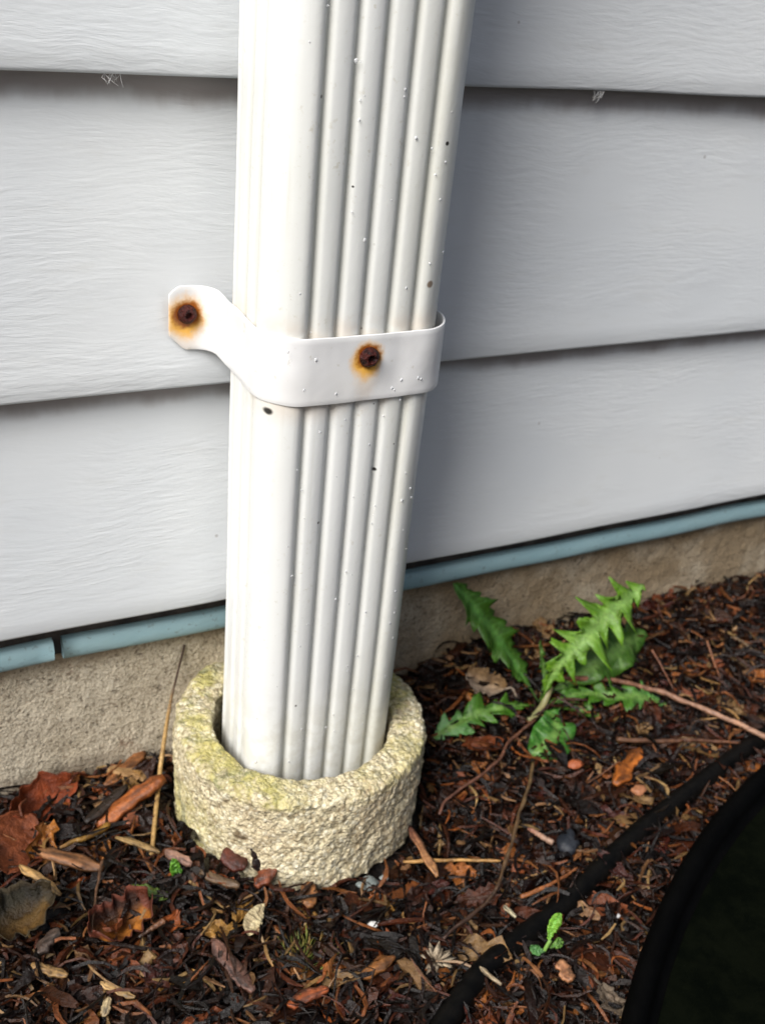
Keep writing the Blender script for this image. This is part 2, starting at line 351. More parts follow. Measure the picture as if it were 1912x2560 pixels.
# foundation
V = []; X = np.linspace(-6, 9, 900); Z = np.linspace(-1.2, 0.703, 90)
for x in X:
    for z in Z:
        d = 0.012*noise.noise(Vector((x*3, z*3, 0)))+0.006*noise.noise(Vector((x*13, z*13, 4)))+0.004*noise.noise(Vector((x*34, z*34, 9)))
        V.append((x, 0.06-d, z))
m = len(Z); Fc = [(a*m+b, (a+1)*m+b, (a+1)*m+b+1, a*m+b+1) for a in range(len(X)-1) for b in range(m-1)]
nb_ = len(V); V += [(-6, 0.6, -1.2), (9, 0.6, -1.2), (-6, 0.6, 0.703), (9, 0.6, 0.703)]
Fc += [(m-1, (len(X)-1)*m+m-1, nb_+3, nb_+2)]
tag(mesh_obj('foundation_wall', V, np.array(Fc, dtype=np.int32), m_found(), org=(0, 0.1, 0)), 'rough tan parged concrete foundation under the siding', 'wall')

# ---------------------------------------------------------------- ground
def graded(a, b, step, far):
    c = list(np.arange(a, b+1e-6, step)); st = step; lo = [a]; hi = [c[-1]]
    while lo[-1] > -far: st *= 1.35; lo.append(lo[-1]-st)
    st = step
    while hi[-1] < far: st *= 1.35; hi.append(hi[-1]+st)
    return lo[:0:-1]+c+hi[1:]
GX = graded(-3.0, 4.6, 0.03, 500); GY = graded(-4.0, 0.3, 0.03, 500)
V = []
for x in GX:
    for y in GY:
        k = sstep(9, 5, abs(x))*sstep(-8, -5, y)
        h = ground(x, y)-0.035+0.022*noise.noise(Vector((x*14, y*14, 0))) if k > 0 else 0
        if math.hypot(x-RING[0], y-RING[1]) < 0.45: h = -0.03+0.02*noise.noise(Vector((x*14, y*14, 0)))
        if y > 0.2: h = min(h, -0.05)
        V.append((x, y, h*k-0.05*(1-k)))
m = len(GY); Fc = np.array([(a*m+b, (a+1)*m+b, (a+1)*m+b+1, a*m+b+1) for a in range(len(GX)-1) for b in range(m-1)], dtype=np.int32)
tag(mesh_obj('ground', V, Fc, m_plain('wet dark soil', (0.004, 0.0025, 0.002), (0.014, 0.007, 0.004), 14, 0.75, 1.0, 0.04, 0.3)), kind='structure')

# ---------------------------------------------------------------- mulch
PAL = [((0.012, 0.007, 0.005), 30), ((0.030, 0.014, 0.008), 26), ((0.060, 0.024, 0.011), 18), ((0.095, 0.028, 0.012), 11),
       ((0.17, 0.060, 0.018), 7), ((0.15, 0.085, 0.035), 5), ((0.30, 0.18, 0.08), 2.0), ((0.024, 0.022, 0.018), 8)]
PAL = [((c[0]*0.30, c[1]*0.20, c[2]*0.15) if c[0] < 0.05 else (c[0]*0.55, c[1]*0.48, c[2]*0.40) if c[0] < 0.14 else c, w_) for c, w_ in PAL]
PW_ = [q[1] for q in PAL]
def pcol(bright=0):
    c = rnd.choices(PAL, PW_)[0][0]
    k = rnd.uniform(0.7, 1.35); return (c[0]*k, c[1]*k*rnd.uniform(0.9, 1.1), c[2]*k)
def chip(mb, c, yaw, pitch, roll, L, W, Th, col, ns=5, rag=0.35):
    d = Vector((math.cos(yaw)*math.cos(pitch), math.sin(yaw)*math.cos(pitch), math.sin(pitch)))
    a = d.cross(Vector((0, 0, 1))).normalized(); b = a.cross(d)
    a, b = a*math.cos(roll)+b*math.sin(roll), b*math.cos(roll)-a*math.sin(roll)
    bend = rnd.uniform(-0.25, 0.25)*L; side = rnd.gauss(0, 0.12 if W > 0.02 else 0.45)*L; V = []; cols = []
    for i in range(ns):
        s = i/(ns-1.0); e = 1.0 if 0 < i < ns-1 else rnd.uniform(0.1, 0.8)
        o = c+d*((s-0.5)*L)+b*(bend*(0.25-(s-0.5)**2)*2)+a*(side*(0.25-(s-0.5)**2)*2)
        ww = W*0.5*e*(1+rnd.uniform(-rag, rag)); tt = Th*0.5*(0.5+0.5*e)
        sk = rnd.uniform(-0.1, 0.1)*L*0.3
        V += [o+a*ww+d*sk+b*tt*rnd.uniform(.4, 1.2), o-a*ww-d*sk+b*tt*rnd.uniform(.4, 1.2), o-a*ww-b*tt, o+a*ww-b*tt]
        k = rnd.uniform(0.8, 1.2); cols += [tuple(q*k for q in col)]*4
    Fc = []
    for i in range(ns-1):
        for k in range(4): Fc.append((i*4+k, i*4+(k+1) % 4, (i+1)*4+(k+1) % 4, (i+1)*4+k))
    Fc += [(3, 2, 1, 0), (ns*4-4, ns*4-3, ns*4-2, ns*4-1)]
    mb.add(V, Fc, cols)
def clear(x, y, r=0.0): return math.hypot(x-RING[0], y-RING[1]) > RO+0.012+r and y < 0.085-r*0.6
def spot():
    while True:
        x = rnd.uniform(-2.3, 3.9); y = rnd.uniform(-2.9, 0.08)
        if x < -1.0-0.25*(-y)-0.6: continue
        if y < -0.7 and x > 1.0+(y+2.9)*1.6: continue
        return x, y
mb = MB()
def scatter(n, Lr, Wr, Tr, zr, pit, ns, rag=0.35):
    k = 0
    while k < n:
        x, y = spot(); L = rnd.uniform(*Lr)*rnd.uniform(0.6, 1); yaw = rnd.uniform(0, 2*math.pi)
        dx, dy = math.cos(yaw)*L/2, math.sin(yaw)*L/2
        if not (clear(x, y, 0.01) and clear(x+dx, y+dy, 0.0) and clear(x-dx, y-dy, 0.0)): continue
        W = rnd.uniform(*Wr); pitch = rnd.gauss(0, pit)
        chip(mb, Vector((x, y, ground(x, y)+rnd.uniform(*zr)+abs(math.sin(pitch))*L*0.3)), yaw, pitch, rnd.gauss(0, 0.5), L, W, rnd.uniform(*Tr), pcol(), ns, rag); k += 1
scatter(1500, (0.08, 0.30), (0.025, 0.065), (0.010, 0.025), (-0.02, 0.035), 0.16, 6)
scatter(15000, (0.05, 0.26), (0.004, 0.016), (0.005, 0.012), (-0.01, 0.05), 0.22, 5)
def fragment(mb, c, L, W, yaw, col):
    M = Matrix.Rotation(yaw, 3, 'Z') @ Matrix.Rotation(rnd.gauss(0, 0.4), 3, 'X') @ Matrix.Rotation(rnd.gauss(0, 0.3), 3, 'Y'); V = []; C = []; nu, nv = 8, 6; sd_ = rnd.uniform(0, 99); cu = rnd.uniform(0.3, 1.4)
    for i in range(nu+1):
        s_ = i/nu; e = (0.35+0.65*math.sin(math.pi*s_)**0.5)*(1+0.9*noise.noise(Vector((s_*5, sd_, 0))))
        for j in range(nv+1):
            t = -1+2*j/nv; V.append(c+M @ Vector(((s_-0.5)*L+0.2*L*noise.noise(Vector((t*2, sd_, 4))), W/2*e*math.sin(cu*t)/cu, W/2*(1-math.cos(cu*t))/cu+0.02*noise.noise(Vector((s_*6, t*3, sd_))))))
            k = 0.65+0.7*(0.5+noise.noise(Vector((s_*6, t*5, sd_)))); C.append(tuple(q*k for q in col))
    m_ = nv+1; mb.add(V, [(i*m_+j, i*m_+j+1, (i+1)*m_+j+1, (i+1)*m_+j) for i in range(nu) for j in range(nv)], C)
k = 0
while k < 700:
    x, y = spot()
    if not clear(x, y, 0.06): continue
    col = rnd.choice([(0.16, 0.045, 0.015), (0.26, 0.09, 0.022), (0.06, 0.018, 0.008), (0.03, 0.011, 0.006), (0.20, 0.12, 0.05), (0.015, 0.007, 0.005), (0.05, 0.012, 0.008), (0.025, 0.010, 0.006)])
    if x < 0.1 and rnd.random() < 0.25: col = rnd.choice([(0.34, 0.13, 0.025), (0.30, 0.16, 0.04), (0.26, 0.07, 0.018)])
    L = rnd.uniform(0.07, 0.20)
    fragment(mb, Vector((x, y, ground(x, y)+rnd.uniform(0.0, 0.05))), L, L*rnd.uniform(0.35, 0.8), rnd.uniform(0, 6.28), col); k += 1
k = 0
while k < 420:      # pale straw bits
    x, y = spot(); L = rnd.uniform(0.05, 0.20)
    if not clear(x, y, L/2): continue
    chip(mb, Vector((x, y, ground(x, y)+rnd.uniform(0.01, 0.06))), rnd.uniform(0, 6.28), rnd.gauss(0, 0.25), 0, L, rnd.uniform(0.006, 0.016), 0.006, rnd.choice([(0.30, 0.17, 0.06), (0.34, 0.22, 0.09), (0.22, 0.09, 0.03), (0.26, 0.08, 0.02)]), 6); k += 1
scatter(8000, (0.03, 0.06), (0.015, 0.035), (0.010, 0.025), (-0.01, 0.03), 0.5, 3, 0.5)
MC = m_col('wet bark mulch', 0.34, 40, spec=0.32)
tag(mesh_obj('mulch', mb.v, mb.f, MC, smooth=False, cols=mb.c), 'wet dark brown shredded bark mulch covering the bed', 'mulch', kind='stuff')

# ---------------------------------------------------------------- downspout
def outline(W, D, R, grooves=True):
    """closed cross-section, counter-clockwise from the front left corner; returns (x, y, groove amount)"""
    pts = []
    GF = [-W/2+0.1296+k*(W-0.2592)/4 for k in range(5)]
    GS = [0.159+k*0.0914 for k in range(3)]
    def prof(d, deep=0.021):
        g = 0
        for q in d: g = max(g, math.exp(-(q/0.0115)**2))
        return g
    n = 96
    for k in range(n+1):        # front
        x = -W/2+R+(W-2*R)*k/n; g = prof([x-q for q in GF]); pts.append((x, -D/2+0.015*g*grooves+(0.0045*(0.5+0.5*math.cos((x-GF[0])/((GF[4]-GF[0])/4)*2*math.pi)) if GF[0]-0.045 < x < GF[4]+0.045 else 0), g))
    for k in range(1, 12): a = -math.pi/2+k/12*math.pi/2; pts.append((W/2-R+R*math.cos(a), -D/2+R+R*math.sin(a), 0))
    for k in range(61):
        y = -D/2+R+(D-2*R)*k/60; g = prof([y+D/2-q for q in GS]); pts.append((W/2-0.022*g*grooves, y, g))
    for k in range(1, 12): a = k/12*math.pi/2; pts.append((W/2-R+R*math.cos(a), D/2-R+R*math.sin(a), 0))
    for k in range(n+1):
        x = W/2-R-(W-2*R)*k/n; g = prof([x-q for q in GF]); pts.append((x, D/2-0.015*g*grooves, g))
    for k in range(1, 12): a = math.pi/2+k/12*math.pi/2; pts.append((-W/2+R+R*math.cos(a), D/2-R+R*math.sin(a), 0))
    for k in range(61):
        y = D/2-R-(D-2*R)*k/60; g = prof([y+D/2-q for q in GS]); pts.append((-W/2+0.022*g*grooves, y, g))
    for k in range(1, 12): a = math.pi+k/12*math.pi/2; pts.append((-W/2+R+R*math.cos(a), -D/2+R+R*math.sin(a), 0))
    return pts
dsp = thing('downspout', 'white fluted downspout standing in a round concrete ring', 'downspout', PORG)
ol = outline(PW, PD, PR); ZP = np.linspace(0.02, 7.0, 180); V = []; A = []
for z in ZP:
    for (x, y, g) in ol:
        k = 0.004*noise.noise(Vector((x*3, y*3, z*1.4)))+0.0015*noise.noise(Vector((x*14, y*14, z*2.5)))
        ln = math.hypot(x, y); V.append((x+x/ln*k, PORG[1]+y+y/ln*k, z)); A.append(g)
m = len(ol); Fc = np.array([(a*m+b, a*m+(b+1) % m, (a+1)*m+(b+1) % m, (a+1)*m+b) for a in range(len(ZP)-1) for b in range(m)], dtype=np.int32)
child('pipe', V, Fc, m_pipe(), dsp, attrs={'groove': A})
def droplets(parent, pts, name='water_drops'):
    mb = MB()
    for (p, nrm, r) in pts:
        nrm = Vector(nrm).normalized(); a = nrm.cross(Vector((0, 0.1, 1))).normalized(); b = a.cross(nrm); V = []; 
        for i in range(4):
            ph = i/3*math.pi/2*0.999
            for k in range(8):
                th = k/8*2*math.pi; V.append(Vector(p)+a*(r*math.cos(ph)*math.cos(th))+b*(r*1.25*math.cos(ph)*math.sin(th))+nrm*(r*0.45*math.sin(ph)))
        Fc = [(i*8+k, i*8+(k+1) % 8, (i+1)*8+(k+1) % 8, (i+1)*8+k) for i in range(3) for k in range(8)]; Fc.append(tuple(24+k for k in range(8)))
        mb.add(V, Fc)
    return tag(child(name, mb.v, mb.f, MD, parent), kind='stuff')
MD = m_drop()
fr = YB-PD
dp = []
for (px, py) in ((900, 250), (898, 300), (912, 600), (880, 530), (1075, 660), (1040, 345), (1015, 720), (868, 1665), (870, 1678), (958, 1040), (1030, 1225), (1005, 1252), (1034, 1250), (730, 1440), (975, 1560), (722, 1905), (1102, 500), (890, 152), (985, 1600), (990, 1480), (640, 1905), (988, 1535)):
    p = on_y(px, py, fr-0.001)
    if p.x > PW/2-PR:
        p.x = min(p.x, PW/2-0.02); q = p.x-(PW/2-PR); p.y = fr+PR-math.sqrt(max(1e-4, PR*PR-q*q))
    dp.append((p, (0, -1, 0), rnd.uniform(0.003, 0.006)))
for k in range(60):
    x = rnd.uniform(-PW/2+PR*0.6, PW/2-PR*0.3); z = rnd.uniform(0.5, 3.3); y = fr
    e = abs(x)-(PW/2-PR)
    if e > 0: y = fr+PR-math.sqrt(max(1e-4, PR*PR-e*e))
    dp.append((Vector((x, y, z)), (0, -1, 0), rnd.uniform(0.0018, 0.0042)))
droplets(dsp, dp)

# strap
ZS0, ZS1 = -0.899-ZG, -0.668-ZG
def arc(cx, cy, r, a0, a1, n=10): return [(cx+r*math.cos(math.radians(a0+(a1-a0)*k/n)), cy+r*math.sin(math.radians(a0+(a1-a0)*k/n))) for k in range(n+1)]
off = 0.010; xl = -PW/2-off; yf = YB-PD-off; RR = 0.140
path = [(-0.475, -0.088), (-0.44, -0.088), (-0.40, -0.088)]+arc(xl-0.075, -0.088-0.075, 0.075, 90, 0, 8)+[(xl, -0.25), (xl, -0.36)]
path += arc(xl+RR, yf+RR, RR, 180, 270, 14)+[(-0.1, yf), (0.0, yf), (0.1, yf-0.001)]+arc(PW/2-RR+0.040, yf+RR+0.0, RR, 270, 350, 12)
path += [(PW/2+0.043, -0.44), (PW/2+0.046, -0.36), (PW/2+0.036, -0.28), (PW/2+0.012, -0.22), (PW/2-0.02, -0.165)]
def densify(pts, st=0.012):
    out = [pts[0]]
    for a, b in zip(pts, pts[1:]):
        d = math.hypot(b[0]-a[0], b[1]-a[1]); k = max(1, int(d/st))
        for i in range(1, k+1): out.append((a[0]+(b[0]-a[0])*i/k, a[1]+(b[1]-a[1])*i/k))
    return out
path = densify(path)
th = 0.0075; V = []; nz = 13; cum = 0; prev = path[0]; secs = []
for i, (x, y) in enumerate(path):
    a = path[max(i-1, 0)]; b = path[min(i+1, len(path)-1)]; tx, ty = b[0]-a[0], b[1]-a[1]; l = math.hypot(tx, ty); nx, ny = ty/l, -tx/l   # outward-ish
    cum += math.hypot(x-prev[0], y-prev[1]); prev = (x, y)
    zb, zt = ZS0, ZS1
    if cum < 0.055: zb += 0.055-cum
    if cum < 0.03: zt -= (0.03-cum)*0.9
    # tab is a little taller than the band and blends into it
    wv = 0.005*noise.noise(Vector((x*8, y*8, 0)))
    row = [(x, y, zb+(zt-zb)*k/(nz-1)+wv) for k in range(nz)]
    wall_side = [(x-nx*0, y, 0)]
    secs.append((row, (nx, ny)))
for row, (nx, ny) in secs:
    kn = [0.004*noise.noise(Vector((x*11+y*11, z*9, 2.0))) for (x, y, z) in row]
    for q_, (x, y, z) in zip(kn, row): V.append((x+nx*(th/2+q_), y+ny*(th/2+q_), z))
    for q_, (x, y, z) in zip(reversed(kn), reversed(row)): V.append((x-nx*(th/2-q_), y-ny*(th/2-q_), z))
m = nz*2; Fc = [(a*m+b, (a+1)*m+b, (a+1)*m+(b+1) % m, a*m+(b+1) % m) for a in range(len(secs)-1) for b in range(m)]
Fc += [tuple(range(m)), tuple(range(len(V)-1, len(V)-m-1, -1))]
s1 = on_y(468, 785, -0.094); s2 = on_y(922, 892, yf-0.006)
STO = (0, yf, (ZS0+ZS1)/2)
strap = thing('pipe_strap', 'white metal strap with two rusty screws clamping the downspout to the siding', 'bracket', STO)
so_ = child('band', V, Fc, m_strap(STO, s1, s2), strap)
bv = so_.modifiers.new('bevel', 'BEVEL'); bv.width = 0.0002; bv.segments = 2; bv.limit_method = 'ANGLE'; bv.angle_limit = math.radians(60)
MR = m_rust()
for p in (s1, s2):
    # pan head with a hexagonal rim and a recess
    V = []; R0 = 0.032; rings = [(1.0, 0.0), (1.08, 0.006), (1.0, 0.016), (0.82, 0.026), (0.6, 0.031), (0.42, 0.030), (0.34, 0.018), (0.0, 0.016)]
    n_ = 24
    for (rr, h) in rings:
        for k in range(n_):
            a = 2*math.pi*k/n_; jag = 1+0.07*noise.noise(Vector((math.cos(a)*2, math.sin(a)*2, p.x*5+h*30)))
            hexr = 1.0 if rr > 0.9 else (1-0.09*abs(math.sin(3*a)))
            V.append((p.x+R0*rr*jag*hexr*math.cos(a), p.y-h+0.004, p.z+R0*rr*jag*hexr*math.sin(a)))
    Fc = [(i*n_+k, (i+1)*n_+k, (i+1)*n_+(k+1) % n_, i*n_+(k+1) % n_) for i in range(len(rings)-1) for k in range(n_)]
    child('screw', V, [f[::-1] for f in Fc], MR, strap)
dp = []
for (px, py) in ((980, 970), (985, 975), (1045, 945), (1003, 950), (760, 975), (790, 900), (840, 985), (898, 955), (1000, 1000), (1052, 948), (720, 880)):
    p = on_y(px, py, yf-th/2); dp.append((p, (0, -1, 0), rnd.uniform(0.003, 0.006)))
droplets(strap, dp)

# ---------------------------------------------------------------- concrete ring
prof = [(RO-0.004, -0.35), (RO, 0.0)]
rr = 0.030
NP = 40
for k in range(NP+1): prof.append((RO, (RZ-rr)*k/NP))
for k in range(1, 8): a = k/8*math.pi/2; prof.append((RO-rr+rr*math.cos(a), RZ-rr+rr*math.sin(a)))
for k in range(11): prof.append((RO-rr-(RO-RI-2*rr)*k/10, RZ))
for k in range(1, 8): a = math.pi/2+k/8*math.pi/2; prof.append((RI+rr+rr*math.cos(a), RZ-rr+rr*math.sin(a)))
for k in range(12): prof.append((RI, RZ-rr-(RZ-rr)*k/11))
prof = prof[2:]
NT_ = 520; V = []
for i in range(NT_):
    a = 2*math.pi*i/NT_
    for j, (r, z) in enumerate(prof):
        q = Vector((r*math.cos(a), r*math.sin(a), z))
        d = 0.012*noise.noise(q*4)+0.008*noise.noise(q*17+Vector((3, 1, 2)))+0.008*noise.noise(q*36)+0.009*(0.45-noise.voronoi(q*58)[0][0])
        # chips along the rims
        top = max(0, 1-abs(z-RZ)/0.08)
        d -= 0.02*max(0, noise.noise(q*7+Vector((9, 9, 1)))-0.15)*top
        nr = Vector((math.cos(a), math.sin(a), 0)) if (r > RO-rr*0.5) else (Vector((-math.cos(a), -math.sin(a), 0)) if z < RZ-rr*0.6 else Vector((0, 0, 1)))
        if RO-rr*0.99 < r and z > RZ-rr: nr = Vector((math.cos(a)*(r-RO+rr)/rr, math.sin(a)*(r-RO+rr)/rr, (z-RZ+rr)/rr)).normalized()
        q = q+nr*d; V.append((q.x+RING[0], q.y+RING[1], q.z+0.008*noise.noise(Vector((math.cos(a)*1.5, math.sin(a)*1.5, 5)))))
m = len(prof); Fc = [(i*m+j, ((i+1) % NT_)*m+j, ((i+1) % NT_)*m+j+1, i*m+j+1) for i in range(NT_) for j in range(m-1)]
tag(mesh_obj('concrete_ring', V, np.array(Fc, dtype=np.int32), m_concrete('porous mossy concrete', (0.60, 0.52, 0.34), (0.74, 0.66, 0.45), True), org=(RING[0], RING[1], 0)),
    'thick porous concrete ring with green moss around the foot of the downspout', 'concrete ring')

# ---------------------------------------------------------------- irrigation tube and the round tub lid at the lower right
tp = [on_g(px, py, 0.035) for (px, py) in ((1990, 1800), (1900, 1850), (1783, 1935), (1587, 2091), (1413, 2259), (1234, 2403), (1147, 2508), (1060, 2640), (960, 2800))]
tp = smooth_path(tp, 10)
V, Fc = tube(tp, 0.048, 20)
tag(mesh_obj('irrigation_tube', V, Fc, m_plain('black polythene', (0.0012, 0.0012, 0.0012), (0.004, 0.0035, 0.003), 16, 0.5, 0.5, 0.008, 0.10)), 'black plastic irrigation tube lying diagonally across the mulch', 'tube')
_a, _b, _c = [on_z(px, py, 0.16) for px, py in ((1822, 2000), (1679, 2201), (1569, 2479))]
_d = 2*(_a.x*(_b.y-_c.y)+_b.x*(_c.y-_a.y)+_c.x*(_a.y-_b.y)); _q = [v_.x**2+v_.y**2 for v_ in (_a, _b, _c)]
LC = Vector(((_q[0]*(_b.y-_c.y)+_q[1]*(_c.y-_a.y)+_q[2]*(_a.y-_b.y))/_d, (_q[0]*(_c.x-_b.x)+_q[1]*(_a.x-_c.x)+_q[2]*(_b.x-_a.x))/_d, 0))
LR = (Vector((_a.x, _a.y))-Vector((LC.x, LC.y))).length; print('tub', LC, LR)
lid = thing('tub', 'dark green round plastic tub lid with black rim in the lower right corner', 'tub', (LC.x, LC.y, 0))
def lathe(prof, cx, cy, n=96):
    V = [(cx+r*math.cos(2*math.pi*k/n), cy+r*math.sin(2*math.pi*k/n), z) for (r, z) in prof for k in range(n)]
    Fc = [(i*n+k, i*n+(k+1) % n, (i+1)*n+(k+1) % n, (i+1)*n+k) for i in range(len(prof)-1) for k in range(n)]
    return V, Fc
V, Fc = lathe([(LR-0.10, -0.15), (LR-0.09, 0.10), (LR-0.02, 0.11), (LR, 0.13), (LR, 0.19), (LR-0.02, 0.215), (LR-0.045, 0.22), (LR-0.07, 0.21), (LR-0.09, 0.18), (LR-0.10, 0.15), (LR-0.13, 0.145)], LC.x, LC.y)
child('rim', V, Fc, m_plain('black plastic rim', (0.0006, 0.0006, 0.0006), (0.0012, 0.0012, 0.0012), 6, 0.6, 0.3, 0.01, 0.04), lid)
V, Fc = lathe([(LR-0.125, 0.150), (LR-0.25, 0.160), (LR*0.5, 0.19), (0.001, 0.2)], LC.x, LC.y)
child('lid', V, Fc, m_plain('dark green plastic', (0.0008, 0.0014, 0.0007), (0.0022, 0.0030, 0.0014), 9, 0.7, 0.6, 0.01, 0.02), lid)

# ---------------------------------------------------------------- plants
ML = m_leaf()
def leaf_mesh(pts, W, lobes=0, nrm=(0, -0.5, 0.85), col=(0.06, 0.20, 0.02), tipcol=None, rib=(0.12, 0.22, 0.045), fold=0.18, base=0.12, depth=0.7, env='lance', n=90, wav=0.30, seed=0, thick=0.006, ribw=0.10):
    P = smooth_path(pts, 12); L = [0]
    for a, b in zip(P, P[1:]): L.append(L[-1]+(b-a).length)
    def at(s):
        t = s*L[-1]; i = 0
        while i < len(L)-2 and L[i+1] < t: i += 1
        return P[i].lerp(P[i+1], (t-L[i])/max(1e-9, L[i+1]-L[i]))
    cr = [-1, -0.62, -0.3, -ribw, 0, ribw, 0.3, 0.62, 1]; V = []; C = []; N = Vector(nrm).normalized()
    for i in range(n+1):
        s = i/n; c = at(s); t = (at(min(1, s+0.02))-at(max(0, s-0.02))).normalized()
        a = t.cross(N).normalized(); b = a.cross(t)
        if env == 'lance': e = math.sin(math.pi*min(1, s*0.86+0.10))**0.8*(0.25+0.95*s) if s < 0.93 else math.sin(math.pi*(0.93*0.86+0.10))**0.8*1.13*math.sqrt(max(0, (1-s)/0.07))
        else: e = math.sin(math.pi*min(1, 0.02+0.97*s**1.5))**0.7
        if s < base: e *= 0.12+0.88*(s/base)**2
        for j, q in enumerate(cr):
            sg = 1 if q > 0 else -1; ww = W*e
            if lobes and abs(q) > 0.35 and s > base*0.6:
                u_ = s*lobes+0.2*sg+0.45*noise.noise(Vector((s*5, sg*3, seed))); ph = u_ % 1.0
                lob = (1-ph)**0.8 if ph > 0.12 else ph/0.12*0.9
                ww *= (1-depth)+depth*lob*(1+0.35*math.sin(seed*3+int(u_)*2.6+sg))*(1+0.5*noise.noise(Vector((s*42, sg*2, seed))))
            ln = ww*abs(q)
            off = a*(sg*ln if q else 0)+b*(fold*ln+wav*ln*math.sin(s*23+seed+sg*1.3)+0.01*noise.noise(Vector((s*12, q*2, seed))))
            back = -t*(0.35*ww*abs(q) if lobes else 0)*(1 if abs(q) > 0.5 else 0.4)
            V.append(c+off+back)
            vein = abs(math.sin(s*lobes*2.2*math.pi if lobes else s*30-abs(q)*6)) > 0.93 and 0.2 < abs(q) < 0.8
            cc = rib if abs(q) < ribw*1.2 else (tuple(0.5*(rib[k_]+col[k_]) for k_ in range(3)) if vein else col)
            if tipcol and abs(q) > ribw*1.2: cc = tuple(col[k]*(1-sstep(0.55, 0.95, s))+tipcol[k]*sstep(0.55, 0.95, s) for k in range(3))
            kk = 0.8+0.5*rnd.random(); C.append(tuple(x*kk for x in cc))
    m = len(cr); Fc = [(i*m+j, i*m+j+1, (i+1)*m+j+1, (i+1)*m+j) for i in range(n) for j in range(m-1)]
    return V, Fc, C
def leaf_part(name, parent, *a, mat=None, thick=0.002, **k):
    V, Fc, C = leaf_mesh(*a, **k)
    o = child(name, V, Fc, mat or ML, parent, cols=C) if parent else None
    md = o.modifiers.new('solid', 'SOLIDIFY'); md.thickness = thick*S; md.offset = 0
    return o
B0 = on_g(1345, 1765, 0.02)
dn = thing('dandelion_plant', 'green dandelion with toothed leaves growing in mulch by the foundation', 'weed', tuple(B0))
def H(px, py, y): return on_y(px, py, y)
G1, G2 = (0.034, 0.088, 0.006), (0.045, 0.12, 0.008)
leaf_part('leaf', dn, [B0+Vector((0, 0, 0.02)), H(1305, 1690, -0.27), H(1245, 1600, -0.17), H(1185, 1520, -0.10), H(1133, 1458, -0.05)], 0.14, lobes=12, nrm=(0.25, -0.75, 0.5), col=G1, depth=0.45, base=0.25, seed=1, rib=(0.07, 0.17, 0.03))
leaf_part('leaf', dn, [B0+Vector((0.01, 0, 0.03)), H(1395, 1665, -0.40), H(1455, 1605, -0.38), H(1515, 1540, -0.33), H(1608, 1462, -0.26)], 0.225, lobes=10, nrm=(-0.2, -0.7, 0.6), col=(0.095, 0.20, 0.012), depth=0.9, base=0.22, seed=2, ribw=0.07, rib=(0.18, 0.30, 0.07))
leaf_part('leaf', dn, [B0+Vector((0.02, 0.02, 0.02)), on_g(1440, 1690, 0.10), on_g(1500, 1650, 0.14), on_g(1560, 1612, 0.14), on_g(1612, 1578, 0.09)], 0.135, lobes=4, nrm=(0.1, -0.6, 0.75), col=G1, depth=0.4, base=0.35, seed=3, env='oval')
leaf_part('leaf', dn, [B0+Vector((0.02, -0.02, 0.01)), on_g(1440, 1735, 0.07), on_g(1520, 1740, 0.09), on_g(1590, 1742, 0.08), on_g(1665, 1760, 0.03)], 0.125, lobes=8, nrm=(0, -0.35, 0.9), col=G2, tipcol=(0.10, 0.24, 0.06), depth=0.8, base=0.15, seed=4)  # paler tip colour stands in for light catching the leaf end
leaf_part('leaf', dn, [B0+Vector((0.0, 0.0, 0.0)), on_g(1400, 1760, 0.03), on_g(1450, 1775, 0.045), on_g(1500, 1790, 0.03)], 0.075, lobes=3, nrm=(0, -0.35, 0.9), col=G1, depth=0.5, base=0.15, seed=14)
leaf_part('leaf', dn, [B0+Vector((-0.02, 0, 0.01)), on_g(1280, 1765, 0.07), on_g(1210, 1780, 0.10), on_g(1140, 1810, 0.10), on_g(1078, 1850, 0.05)], 0.115, lobes=7, nrm=(-0.1, -0.35, 0.9), col=G2, tipcol=(0.12, 0.26, 0.09), depth=0.75, base=0.2, seed=5)
leaf_part('leaf', dn, [B0+Vector((0, -0.01, 0.01)), on_g(1385, 1800, 0.08), on_g(1382, 1840, 0.08), on_g(1325, 1892, 0.02)], 0.10, nrm=(0, -0.5, 0.85), col=(0.035, 0.12, 0.014), env='oval', seed=6, base=0.2)
leaf_part('leaf', dn, [B0+Vector((0.01, 0.01, 0.02)), H(1362, 1700, -0.30), H(1355, 1660, -0.26), H(1350, 1600, -0.22)], 0.035, lobes=4, nrm=(0, -0.8, 0.5), col=G1, seed=7)
V, Fc = tube(smooth_path([on_g(1318, 1800, 0.02), on_g(1335, 1790, 0.03), on_g(1358, 1760, 0.05), on_g(1375, 1715, 0.10)], 6), 0.018, 8)
child('stem', V, Fc, m_plain('pale stem', (0.16, 0.17, 0.07), (0.26, 0.22, 0.10), 14, 0.5), dn)

sd_o = on_g(1368, 2385, 0.0)
sdl = thing('seedling', 'single bright green seedling beside the black irrigation tube', 'seedling', tuple(sd_o))
V, Fc = tube(smooth_path([sd_o, on_g(1360, 2378, 0.05), on_g(1375, 2350, 0.10)], 6), 0.008, 6); child('stem', V, Fc, m_plain('green stem', (0.12, 0.24, 0.04), (0.16, 0.30, 0.06), 10), sdl)
leaf_part('leaf', sdl, [on_g(1370, 2355, 0.09), on_g(1378, 2325, 0.13), on_g(1390, 2300, 0.16), on_g(1402, 2284, 0.17)], 0.024, nrm=(0, -0.6, 0.8), col=(0.15, 0.31, 0.03), rib=(0.16, 0.36, 0.05), env='oval', seed=8, base=0.1, wav=0.05)
leaf_part('leaf', sdl, [on_g(1362, 2378, 0.05), on_g(1345, 2378, 0.06), on_g(1325, 2366, 0.06)], 0.02, nrm=(0, -0.6, 0.8), col=(0.06, 0.16, 0.04), rib=(0.06, 0.16, 0.05), env='oval', seed=9, base=0.1, wav=0.05)
